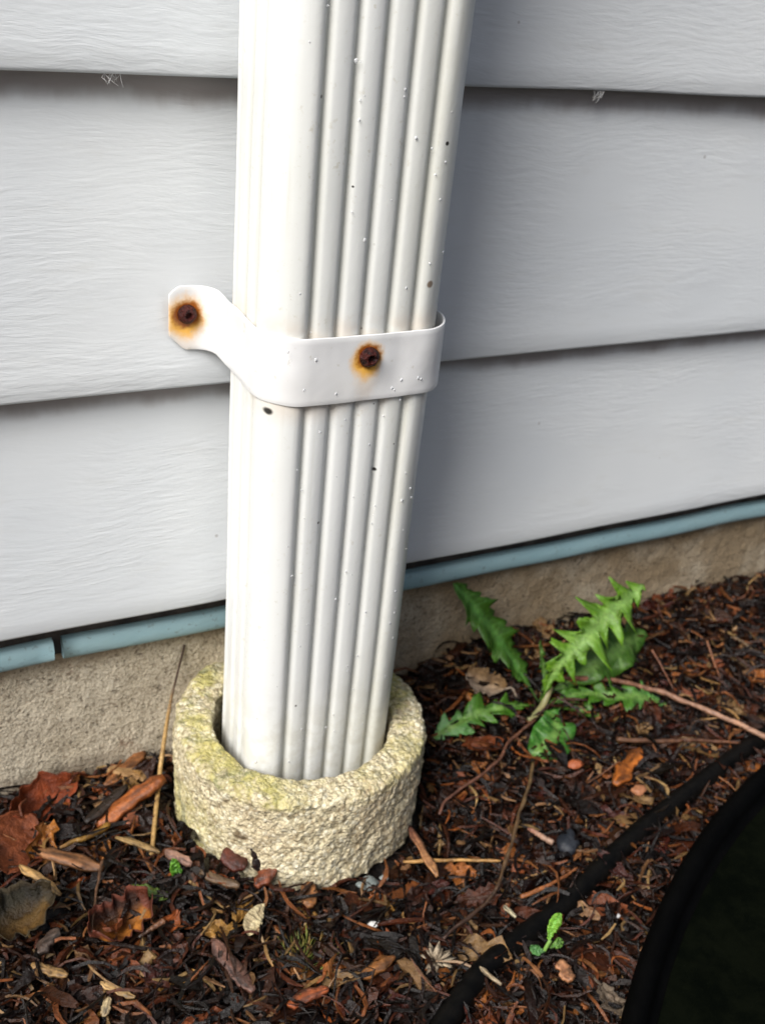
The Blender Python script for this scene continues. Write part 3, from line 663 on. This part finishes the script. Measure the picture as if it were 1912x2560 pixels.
leaf_part('leaf', sdl, [on_g(1372, 2370, 0.05), on_g(1390, 2362, 0.07), on_g(1404, 2348, 0.06)], 0.018, nrm=(0, -0.6, 0.8), col=(0.10, 0.20, 0.03), rib=(0.1, 0.2, 0.05), env='oval', seed=10, base=0.1, wav=0.05)
q = on_g(440, 2190, 0.0); sp_ = thing('grass_sprout', 'tiny light green sprout in mulch below the left edge of the concrete ring', 'sprout', tuple(q))
leaf_part('leaf', sp_, [q, on_g(438, 2180, 0.05), on_g(436, 2160, 0.09), on_g(432, 2146, 0.12)], 0.020, nrm=(0, -0.7, 0.7), col=(0.10, 0.24, 0.02), rib=(0.10, 0.24, 0.03), env='oval', seed=11, base=0.1, wav=0.05)
leaf_part('leaf', sp_, [q, on_g(447, 2180, 0.05), on_g(456, 2172, 0.06)], 0.014, nrm=(0, -0.7, 0.7), col=(0.06, 0.16, 0.015), rib=(0.06, 0.16, 0.02), env='oval', seed=12, base=0.1, wav=0.05)
q = on_g(330, 2214, 0.02); gb = thing('fallen_leaf', 'flat olive green sliver of leaf lying in mulch left of the ring', 'leaf', tuple(q))
leaf_part('blade', gb, [on_g(325, 2212, 0.04), on_g(360, 2222, 0.06), on_g(400, 2240, 0.05), on_g(430, 2235, 0.04)], 0.022, nrm=(0, -0.4, 0.9), col=(0.09, 0.13, 0.02), rib=(0.09, 0.14, 0.03), env='oval', seed=13, base=0.1)
# moss tuft: many short strands
mb = MB(); q0 = on_g(750, 2405, 0.0)
for k in range(420):
    a = rnd.uniform(0, 6.283); r = abs(rnd.gauss(0, 0.055)); x, y = q0.x+r*math.cos(a), q0.y+r*math.sin(a)*0.9
    b_ = Vector((x, y, ground(x, y)-0.01)); d = Vector((math.cos(a)*0.6+rnd.gauss(0, .3), math.sin(a)*0.6+rnd.gauss(0, .3), 1)).normalized()*rnd.uniform(0.03, 0.085)
    s_ = Vector((rnd.gauss(0, 1), rnd.gauss(0, 1), 0)).normalized()*0.004
    c = rnd.choice([(0.13, 0.15, 0.02), (0.20, 0.17, 0.03), (0.22, 0.14, 0.04), (0.09, 0.12, 0.02)])
    mb.add([b_-s_, b_+s_, b_+d*0.6+s_*0.7, b_+d, b_+d*0.6-s_*0.7+Vector((0, 0, 0.002))], [(0, 1, 2, 3, 4)], c)
tag(mesh_obj('moss_tuft', mb.v, mb.f, m_col('moss', 0.7, 20, amt=0.2), cols=mb.c, org=tuple(q0)), 'yellow-green moss tuft in mulch in front of the concrete ring', 'moss')

# ---------------------------------------------------------------- single pieces lying on the mulch
MW = m_col('wet wood', 0.42, 34, amt=0.85); MDL = m_col('dead leaf', 0.55, 22, amt=0.8, bd=0.025, spec=0.22); MSTN = m_col('stone', 0.5, 30, amt=0.35)
def stick(name, pts, r, c1, label, cat, c2=None, flat=1.0, dz=0.05, taper=0.5, n=7, jit=0.15):
    P = [on_g(px, py, dz if len(q) == 0 else q[0]) for (px, py, *q) in pts]
    r *= 0.68; P = smooth_path(P, 10); P = [p_+Vector((noise.noise(p_*14), noise.noise(p_*14+Vector((5, 5, 5))), 0))*r*0.7 for p_ in P]; m = len(P); rad = []; C = []; c2 = c2 or c1
    for i in range(m):
        s = i/(m-1); rad.append(r*(1-(1-taper)*s)*(1+jit*noise.noise(Vector((s*14, pts[0][0], 0)))*3)*(1 if 0 < i < m-1 else 0.7))
        kk = rnd.uniform(0.75, 1.25); C += [tuple((c1[k]*(1-s)+c2[k]*s)*kk for k in range(3))]*n
    P = [p+Vector((0, 0, 0.006*noise.noise(p*9))) for p in P]
    V, Fc = tube(P, rad, n, flat)
    return tag(mesh_obj(name, V, Fc, MW, cols=C, org=tuple(P[0])), label, cat)
def plank(name, a, b, W, c, label, cat, Th=0.02, dz=0.05, ns=14, rag=0.25, tip=0.35, c2=None, az=None, bz=None, tilt=0.0):
    A = on_g(*a, dz if az is None else az); B = on_g(*b, dz if bz is None else bz); d = (B-A); L = d.length; d.normalize()
    s_ = d.cross(Vector((0, 0, 1))).normalized(); u = s_.cross(d); s_, u = s_*math.cos(tilt)+u*math.sin(tilt), u*math.cos(tilt)-s_*math.sin(tilt)
    V = []; C = []; sd_ = rnd.uniform(0, 99); cr = 7
    for i in range(ns+1):
        s = i/ns; e = 1.0
        if s < 0.15: e = tip+(1-tip)*s/0.15
        if s > 0.8: e = tip+(1-tip)*(1-s)/0.2
        wl = W/2*e*(1+rag*2*noise.noise(Vector((s*6, sd_, 0)))); wr = W/2*e*(1+rag*2*noise.noise(Vector((s*6, sd_, 7))))
        o = A+d*(L*s)+u*(0.10*L*math.sin(s*3+sd_)*0.4)
        row = []
        for k in range(cr): t = -1+2*k/(cr-1); row.append(o+s_*(wl if t < 0 else wr)*t+u*(Th*0.5*(1-0.5*t*t)+0.25*Th*noise.noise(Vector((s*4, t*6, sd_)))))
        for k in range(cr): t = 1-2*k/(cr-1); row.append(o+s_*(wl if t < 0 else wr)*t-u*Th*0.5)
        V += row
        for k in range(2*cr):
            kk = max(0.15, 0.85+1.1*noise.noise(Vector((s*2.0, k*2.3, sd_)))+0.5*noise.noise(Vector((s*9, k*5.1, sd_)))+rnd.uniform(-.12, .12)); c2_ = c2 or c
            C.append(tuple((c[j]*(1-s)+c2_[j]*s)*kk for j in range(3)))
    m = 2*cr; Fc = [(i*m+k, i*m+(k+1) % m, (i+1)*m+(k+1) % m, (i+1)*m+k) for i in range(ns) for k in range(m)]
    Fc += [tuple(range(m-1, -1, -1)), tuple(range(ns*m, ns*m+m))]
    return tag(mesh_obj(name, V, Fc, MW, cols=C, org=tuple(A)), label, cat)
def dead_leaf(name, c, L, W, yaw, col, label, curl=0.6, dz=0.05, tilt=(0, 0), col2=None, stem=True, cat='leaf', rimcol=None, jag=0.28):
    o = on_g(*c, dz); mb_v = []; C = []; nu, nv = 26, 16; sd_ = rnd.uniform(0, 99)
    M = Matrix.Rotation(yaw, 3, 'Z') @ Matrix.Rotation(tilt[0], 3, 'X') @ Matrix.Rotation(tilt[1], 3, 'Y')
    for i in range(nu+1):
        s = i/nu; e = math.sin(math.pi*min(1, 0.03+0.95*s))**0.6*(1+jag*noise.noise(Vector((s*9, sd_, 0)))*2)
        for j in range(nv+1):
            t = -1+2*j/nv; x = (s-0.5)*L; y = t*W/2*e
            th_ = curl*t; yy = W/2*e*math.sin(th_)/max(curl, 1e-3); z = W/2*(1-math.cos(th_))/max(curl, 1e-3)+0.18*L*(2*s-1)**2*curl+0.012*noise.noise(Vector((s*5, t*3, sd_)))
            z += -0.004 if abs(t) < 0.08 else 0
            mb_v.append(o+M @ Vector((x, yy, z))); edge = max(abs(t), abs(2*s-1))
            base = col if not col2 else tuple(col[k]*(1-sstep(-0.6, 0.6, t))+col2[k]*sstep(-0.6, 0.6, t) for k in range(3))
            if rimcol and edge > 0.82: base = rimcol
            kk = 0.7+0.6*(0.5+noise.noise(Vector((s*5, t*4, sd_)))); C.append(tuple(q*kk for q in base))
    m = nv+1; Fc = [(i*m+j, i*m+j+1, (i+1)*m+j+1, (i+1)*m+j) for i in range(nu) for j in range(nv)]
    t_ = thing(name, label, cat, tuple(o)); ob = child('blade', mb_v, Fc, MDL, t_, cols=C)
    md = ob.modifiers.new('solid', 'SOLIDIFY'); md.thickness = 0.002*S; md.offset = 0
    if stem:
        P = smooth_path([o+M @ Vector((L*0.46, 0, 0.18*L*curl)), o+M @ Vector((L*0.62, 0.02, 0.18*L*curl+0.01)), o+M @ Vector((L*0.8, 0.0, 0.10*L*curl))], 5)
        V, Fc = tube(P, 0.006, 6); child('stalk', V, Fc, MW, t_, cols=[tuple(q*0.8 for q in col)]*len(V))
    return t_
def pebble(name, c, r, col, label, cat='stone', flat=0.6, dz=0.04, sq=1.0, yaw=0):
    o = on_g(*c, dz); V = []; sd_ = rnd.uniform(0, 99); nu, nv = 16, 10; C = []
    for j in range(nv+1):
        ph = -math.pi/2+math.pi*j/nv
        for i in range(nu):
            a = 2*math.pi*i/nu; q = Vector((math.cos(ph)*math.cos(a)*sq, math.cos(ph)*math.sin(a), math.sin(ph)*flat)); k = r*(1+0.35*noise.noise(q*1.3+Vector((sd_, 0, 0))))
            q = Matrix.Rotation(yaw, 3, 'Z') @ q; V.append(o+q*k); C.append(col)
    Fc = [(j*nu+i, j*nu+(i+1) % nu, (j+1)*nu+(i+1) % nu, (j+1)*nu+i) for j in range(nv) for i in range(nu)]
    return tag(mesh_obj(name, V, Fc, MSTN, cols=C, org=tuple(o)), label, cat)

# dry stem leaning on the foundation left of the ring
a = on_y(462, 1612, 0.06); b = on_y(440, 1700, 0.02); c = on_y(424, 1769, -0.04); d = on_g(404, 1900, 0.15); e = on_g(392, 2010, 0.08); f = on_g(380, 2135, 0.06)
P = smooth_path([a, b, c, d, e, f], 10); C = []
for i, p in enumerate(P):
    s = i/(len(P)-1); k1 = sstep(0.2, 0.5, s); C += [tuple((0.06, 0.03, 0.015)[k]*(1-k1)+(0.50, 0.32, 0.12)[k]*k1 for k in range(3))]*7
V, Fc = tube(P, [0.005+0.005*sstep(0.2, 0.6, i/(len(P)-1)) for i in range(len(P))], 7)
tag(mesh_obj('dry_stem', V, Fc, MW, cols=C, org=tuple(f)), 'long dry straw stem leaning on the foundation left of the concrete ring', 'stem')

OR, RU, TN, DK, GY_ = (0.36, 0.105, 0.022), (0.17, 0.038, 0.016), (0.42, 0.26, 0.10), (0.030, 0.018, 0.012), (0.12, 0.085, 0.065)
plank('bark_strip', (412, 1945), (240, 2062), 0.075, OR, 'bright orange bark strip lying against the left side of the concrete ring', 'bark', Th=0.03, dz=0.09, az=0.14, bz=0.05)
plank('wood_chip', (362, 1885), (262, 1962), 0.055, (0.30, 0.12, 0.04), 'short orange-tan wood chip at the foundation left of the ring', 'wood chip', dz=0.06)
plank('bark_strip', (318, 1968), (215, 2052), 0.045, DK, 'dark charcoal bark strip just above the bright orange strip', 'bark', dz=0.09)
plank('wood_chip', (352, 2012), (322, 2062), 0.06, (0.28, 0.10, 0.05), 'small rounded salmon wood chip below the bright orange strip', 'wood chip', dz=0.07)
dead_leaf('dead_leaf', (95, 2010), 0.30, 0.20, 0.4, (0.19, 0.040, 0.012), 'crumpled brick-red dead leaf near the foundation at the left edge', curl=0.9, dz=0.05, tilt=(0.5, 0.1))
dead_leaf('dead_leaf', (35, 2115), 0.28, 0.26, 1.2, (0.18, 0.050, 0.018), 'flat reddish brown dead leaf at the left edge of the photo', curl=0.35, dz=0.07, tilt=(0.35, -0.1))
stick('twig', [(278, 2060), (215, 2095), (150, 2118)], 0.022, (0.40, 0.22, 0.04), 'thick ochre stalk under the bright orange bark strip', 'twig', (0.22, 0.12, 0.03), dz=0.08)
plank('splinter', (50, 2164), (152, 2238), 0.032, TN, 'pale yellow wood splinter left of the mulch bed', 'splinter', dz=0.08, Th=0.012)
plank('wood_chip', (95, 2130), (258, 2172), 0.06, (0.22, 0.10, 0.04), 'frayed brown wood chip below the ochre stalk', 'wood chip', dz=0.07)
plank('splinter', (290, 2090), (400, 2135), 0.028, (0.38, 0.25, 0.10), 'tan splinter pointing at the left foot of the concrete ring', 'splinter', dz=0.08, Th=0.012)
dead_leaf('curled_leaf', (40, 2300), 0.28, 0.25, 0.2, (0.10, 0.055, 0.014), 'large olive-brown curled leaf at the lower left edge', curl=1.0, dz=0.09, tilt=(0.15, 0.0), col2=(0.014, 0.012, 0.006), rimcol=(0.04, 0.03, 0.015), stem=False)
dead_leaf('curled_leaf', (300, 2318), 0.25, 0.23, 0.3, (0.36, 0.13, 0.02), 'orange-brown cupped leaf with a dark hollow near the bottom left', curl=1.25, dz=0.04, tilt=(0.1, 0.0), col2=(0.035, 0.012, 0.006), rimcol=(0.12, 0.035, 0.02), stem=False)  # dark second colour paints the hollow's shade into the leaf
stick('twig', [(412, 2302), (380, 2322), (345, 2345)], 0.018, (0.30, 0.14, 0.07), 'short twig with a pale cut end right of the cupped leaf', 'twig', (0.03, 0.02, 0.015), dz=0.08)
plank('stick', (146, 2326), (92, 2384), 0.045, GY_, 'short grey-brown stick right of the large curled leaf', 'stick', dz=0.08)
stick('twig', [(255, 2150), (240, 2240), (228, 2330)], 0.010, (0.12, 0.06, 0.03), 'thin brown twig above the cupped leaf', 'twig', dz=0.10)
q = on_g(637, 2300, 0.07); sm = thing('winged_seed', 'pale cream winged seed with a thin stalk on dark mulch below the ring', 'seed', tuple(q))
ob = leaf_part('wing', sm, [on_g(664, 2258, 0.09), on_g(648, 2275, 0.09), on_g(632, 2305, 0.08), on_g(622, 2338, 0.07)], 0.036, nrm=(0.1, -0.5, 0.85), col=(0.55, 0.47, 0.28), rib=(0.60, 0.52, 0.32), env='oval', seed=20, base=0.1, mat=MDL, fold=0.05, wav=0.04)
V, Fc = tube(smooth_path([on_g(645, 2320, 0.07), on_g(662, 2362, 0.06), on_g(682, 2405, 0.04)], 6), 0.006, 6); child('stalk', V, Fc, MW, sm, cols=[(0.42, 0.30, 0.16)]*len(V))
pebble('pebble', (932, 2310), 0.020, (0.75, 0.75, 0.72), 'small bright white pebble on the mulch below the ring', sq=1.3)
pebble('pebble', (920, 2210), 0.034, (0.20, 0.23, 0.22), 'speckled grey stone at the front foot of the concrete ring', sq=1.3, dz=0.03)
pebble('pebble', (960, 2195), 0.018, (0.30, 0.33, 0.32), 'little pale grey stone beside the speckled grey stone', dz=0.03)
pebble('stone', (1419, 2105), 0.045, (0.018, 0.022, 0.030), 'blue-grey stone half buried beside the irrigation tube', sq=1.5, yaw=0.9)
pebble('pebble', (1543, 2288), 0.012, (0.5, 0.5, 0.5), 'tiny pale grit grain right of the irrigation tube')
plank('stick', (532, 2352), (634, 2476), 0.055, (0.17, 0.085, 0.062), 'flat pinkish brown stick pointing down below the winged seed', 'stick', dz=0.06)
plank('bark_strip', (716, 2506), (820, 2476), 0.050, (0.26, 0.065, 0.018), 'rust-orange bark strip near the bottom centre', 'bark', dz=0.06)
plank('splinter', (80, 2408), (170, 2440), 0.035, (0.40, 0.24, 0.09), 'tan wood splinter near the bottom left', 'splinter', dz=0.07, Th=0.012)
plank('splinter', (252, 2458), (338, 2492), 0.025, (0.40, 0.26, 0.11), 'narrow straw-coloured splinter below the cupped leaf', 'splinter', dz=0.07, Th=0.01)
plank('splinter', (260, 2540), (273, 2494), 0.030, (0.46, 0.36, 0.20), 'small upright cream splinter at the bottom edge left of centre', 'splinter', dz=0.06, Th=0.01)
plank('bark_chunk', (640, 2096), (655, 2185), 0.055, (0.020, 0.008, 0.006), 'upright blackish bark chunk leaning on the front of the ring', 'bark', Th=0.04, az=0.16, bz=0.03, tip=0.2)
plank('bark_chunk', (560, 2125), (612, 2172), 0.08, (0.10, 0.025, 0.014), 'dark red bark chunk left of the upright blackish chunk', 'bark', Th=0.03, dz=0.08)
plank('bark_chunk', (700, 2140), (640, 2215), 0.06, (0.20, 0.055, 0.020), 'rusty brown bark chunk right of the upright blackish chunk', 'bark', Th=0.03, dz=0.06)
plank('wood_chip', (415, 2130), (480, 2160), 0.040, (0.34, 0.20, 0.15), 'pale pinkish wood chip at the left foot of the ring', 'wood chip', dz=0.07)
plank('wood_chip', (500, 2180), (600, 2215), 0.035, (0.14, 0.09, 0.05), 'thin grey-brown wood chip in front of the left side of the ring', 'wood chip', dz=0.06)
plank('wood_chip', (770, 2205), (775, 2270), 0.06, (0.28, 0.12, 0.04), 'rounded tan-orange wood chip in front of the ring', 'wood chip', dz=0.04)
plank('bark_strip', (905, 2440), (985, 2395), 0.045, (0.30, 0.12, 0.03), 'short orange-brown bark strip near the dried seed head', 'bark', dz=0.06)
stick('twig', [(1338, 1798), (1275, 1850), (1250, 1895), (1191, 1946), (1122, 1993), (1098, 2036)], 0.013, (0.14, 0.06, 0.03), 'reddish twig running down from the dandelion towards the ring', 'twig', (0.20, 0.09, 0.06), dz=0.09, taper=0.7)
stick('twig', [(1332, 1906), (1318, 1975), (1297, 2039), (1272, 2130), (1245, 2212), (1205, 2264), (1106, 2346)], 0.013, (0.16, 0.10, 0.04), 'long curved brown stem between the ring and the tube', 'twig', (0.06, 0.03, 0.02), dz=0.11, taper=0.9)
stick('straw', [(1008, 2153), (1130, 2150), (1251, 2150)], 0.012, (0.40, 0.22, 0.07), 'straight golden straw lying level right of the ring', 'straw', (0.46, 0.26, 0.08), dz=0.09, taper=0.8)
plank('splinter', (1022, 2062), (1092, 2195), 0.034, (0.16, 0.06, 0.04), 'reddish splinter crossing the golden straw', 'splinter', dz=0.10, c2=(0.50, 0.25, 0.10), Th=0.014)
stick('twig', [(1303, 2243), (1375, 2212), (1444, 2170)], 0.016, (0.28, 0.10, 0.03), 'orange-brown twig ending at the irrigation tube', 'twig', dz=0.08)
stick('twig', [(1321, 2073), (1350, 2088), (1380, 2106)], 0.014, (0.26, 0.11, 0.07), 'stubby pink-brown twig with a pale tip above the blue-grey stone', 'twig', (0.42, 0.28, 0.2), dz=0.09, taper=1.5)
plank('bark_strip', (1600, 1868), (1535, 1965), 0.075, (0.42, 0.125, 0.018), 'bright orange bark strip below the dandelion on the right', 'bark', dz=0.07)
pebble('seed_husk', (1438, 1910), 0.030, (0.34, 0.09, 0.03), 'round orange-red seed husk below the dandelion', 'seed husk', sq=1.3, dz=0.06)
pebble('seed_husk', (1596, 1975), 0.028, (0.36, 0.15, 0.07), 'pale orange seed husk near the irrigation tube', 'seed husk', sq=1.3, dz=0.06)
stick('stem', [(1400, 1694), (1496, 1698), (1560, 1706), (1638, 1726), (1720, 1756), (1825, 1802), (1930, 1850)], 0.018, (0.14, 0.05, 0.025), 'long thick red-brown woody stem right of the dandelion', 'stem', (0.42, 0.24, 0.15), dz=0.10, taper=1.15)
stick('stem', [(1540, 1845), (1640, 1852), (1740, 1850), (1850, 1856)], 0.020, (0.10, 0.045, 0.02), 'level brown stem below the long thick stem', 'stem', (0.14, 0.06, 0.03), dz=0.07)
dead_leaf('dead_leaf', (1212, 1715), 0.20, 0.16, -0.9, (0.34, 0.27, 0.20), 'pale grey-brown crumpled leaf between the ring and the dandelion', curl=0.9, dz=0.06, tilt=(0.3, 0.1), col2=(0.18, 0.11, 0.05), jag=0.3)
plank('wood_chip', (1165, 1735), (1215, 1768), 0.045, (0.36, 0.14, 0.03), 'small orange chip under the pale crumpled leaf', 'wood chip', dz=0.06)
q = on_g(1089, 2403, 0.05); sh = thing('dried_seed_head', 'whitish dried seed head near the bottom right of centre', 'seed head', tuple(q))
mb = MB()
for k in range(26):
    a = rnd.uniform(0, 6.28); e = rnd.uniform(0.15, 1.2); L = rnd.uniform(0.04, 0.085); d = Vector((math.cos(a)*math.cos(e), math.sin(a)*math.cos(e), math.sin(e)))
    s_ = d.cross(Vector((0.1, 0.2, 1))).normalized()*0.010; kk = rnd.uniform(0.6, 1.2)
    mb.add([q, q+d*L*0.6+s_, q+d*L+Vector((0, 0, -0.01)), q+d*L*0.6-s_], [(0, 1, 2, 3)], (0.42*kk, 0.35*kk, 0.25*kk))
o = child('bracts', mb.v, mb.f, MDL, sh, cols=mb.c); md = o.modifiers.new('solid', 'SOLIDIFY'); md.thickness = 0.004*S
V, Fc = tube(smooth_path([q, q+Vector((0.08, -0.05, 0.01)), q+Vector((0.13, -0.11, 0.0))], 6), 0.006, 6); child('stalk', V, Fc, MW, sh, cols=[(0.30, 0.2, 0.12)]*len(V))
dead_leaf('dead_leaf', (1523, 2505), 0.14, 0.10, 1.5, (0.13, 0.10, 0.07), 'small grey dead leaf between the tube and the tub', curl=0.5, dz=0.06, tilt=(0.2, 0))
plank('splinter', (1199, 2415), (1253, 2463), 0.016, (0.34, 0.27, 0.17), 'thin pale splinter beside the lower end of the tube', 'splinter', dz=0.12, Th=0.01)
plank('splinter', (1258, 2266), (1290, 2292), 0.018, (0.40, 0.36, 0.24), 'short cream splinter left of the tube', 'splinter', dz=0.10, Th=0.01)
stick('twig', [(1628, 1624), (1655, 1672), (1682, 1720)], 0.010, (0.20, 0.08, 0.04), 'thin twig standing above the long thick stem', 'twig', dz=0.10)
stick('twig', [(1765, 1600), (1782, 1650), (1798, 1695)], 0.011, (0.22, 0.09, 0.04), 'thin orange-brown twig near the right edge', 'twig', dz=0.08)
plank('wood_chip', (1400, 2400), (1425, 2455), 0.05, (0.40, 0.19, 0.09), 'salmon wood chip just below the seedling', 'wood chip', dz=0.07)

# cobweb wisps hanging under the top lap
def wisp(px, py, label, n=12, wd=0.03, ht=0.04):
    q = on_y(px, py, -T-0.004); mb = MB()
    for k in range(n):
        a = Vector((q.x+rnd.uniform(-wd, wd), -T+0.01, ZL[0]+0.001)); b = Vector((q.x+rnd.gauss(0, 0.012), -T+rnd.uniform(0.0, 0.03), ZL[0]-ht*rnd.uniform(0.5, 1.0)))
        V, Fc = tube([a, (a+b)/2+Vector((rnd.gauss(0, .006), 0, 0)), b], 0.0007, 4); mb.add(V, Fc)
    tag(mesh_obj('cobweb', mb.v, mb.f, MWEB, org=tuple(q)), label, 'cobweb')
MWEB = m_plain('cobweb silk', (0.7, 0.7, 0.7), (0.8, 0.8, 0.8), 5, 0.6)
wisp(283, 195, 'small white cobweb wisp under the top board left of the downspout')
wisp(1500, 238, 'faint cobweb wisp under the top board right of the downspout', n=12, wd=0.03, ht=0.045)
for o in sc.objects:
    if '_org' in o: del o['_org']
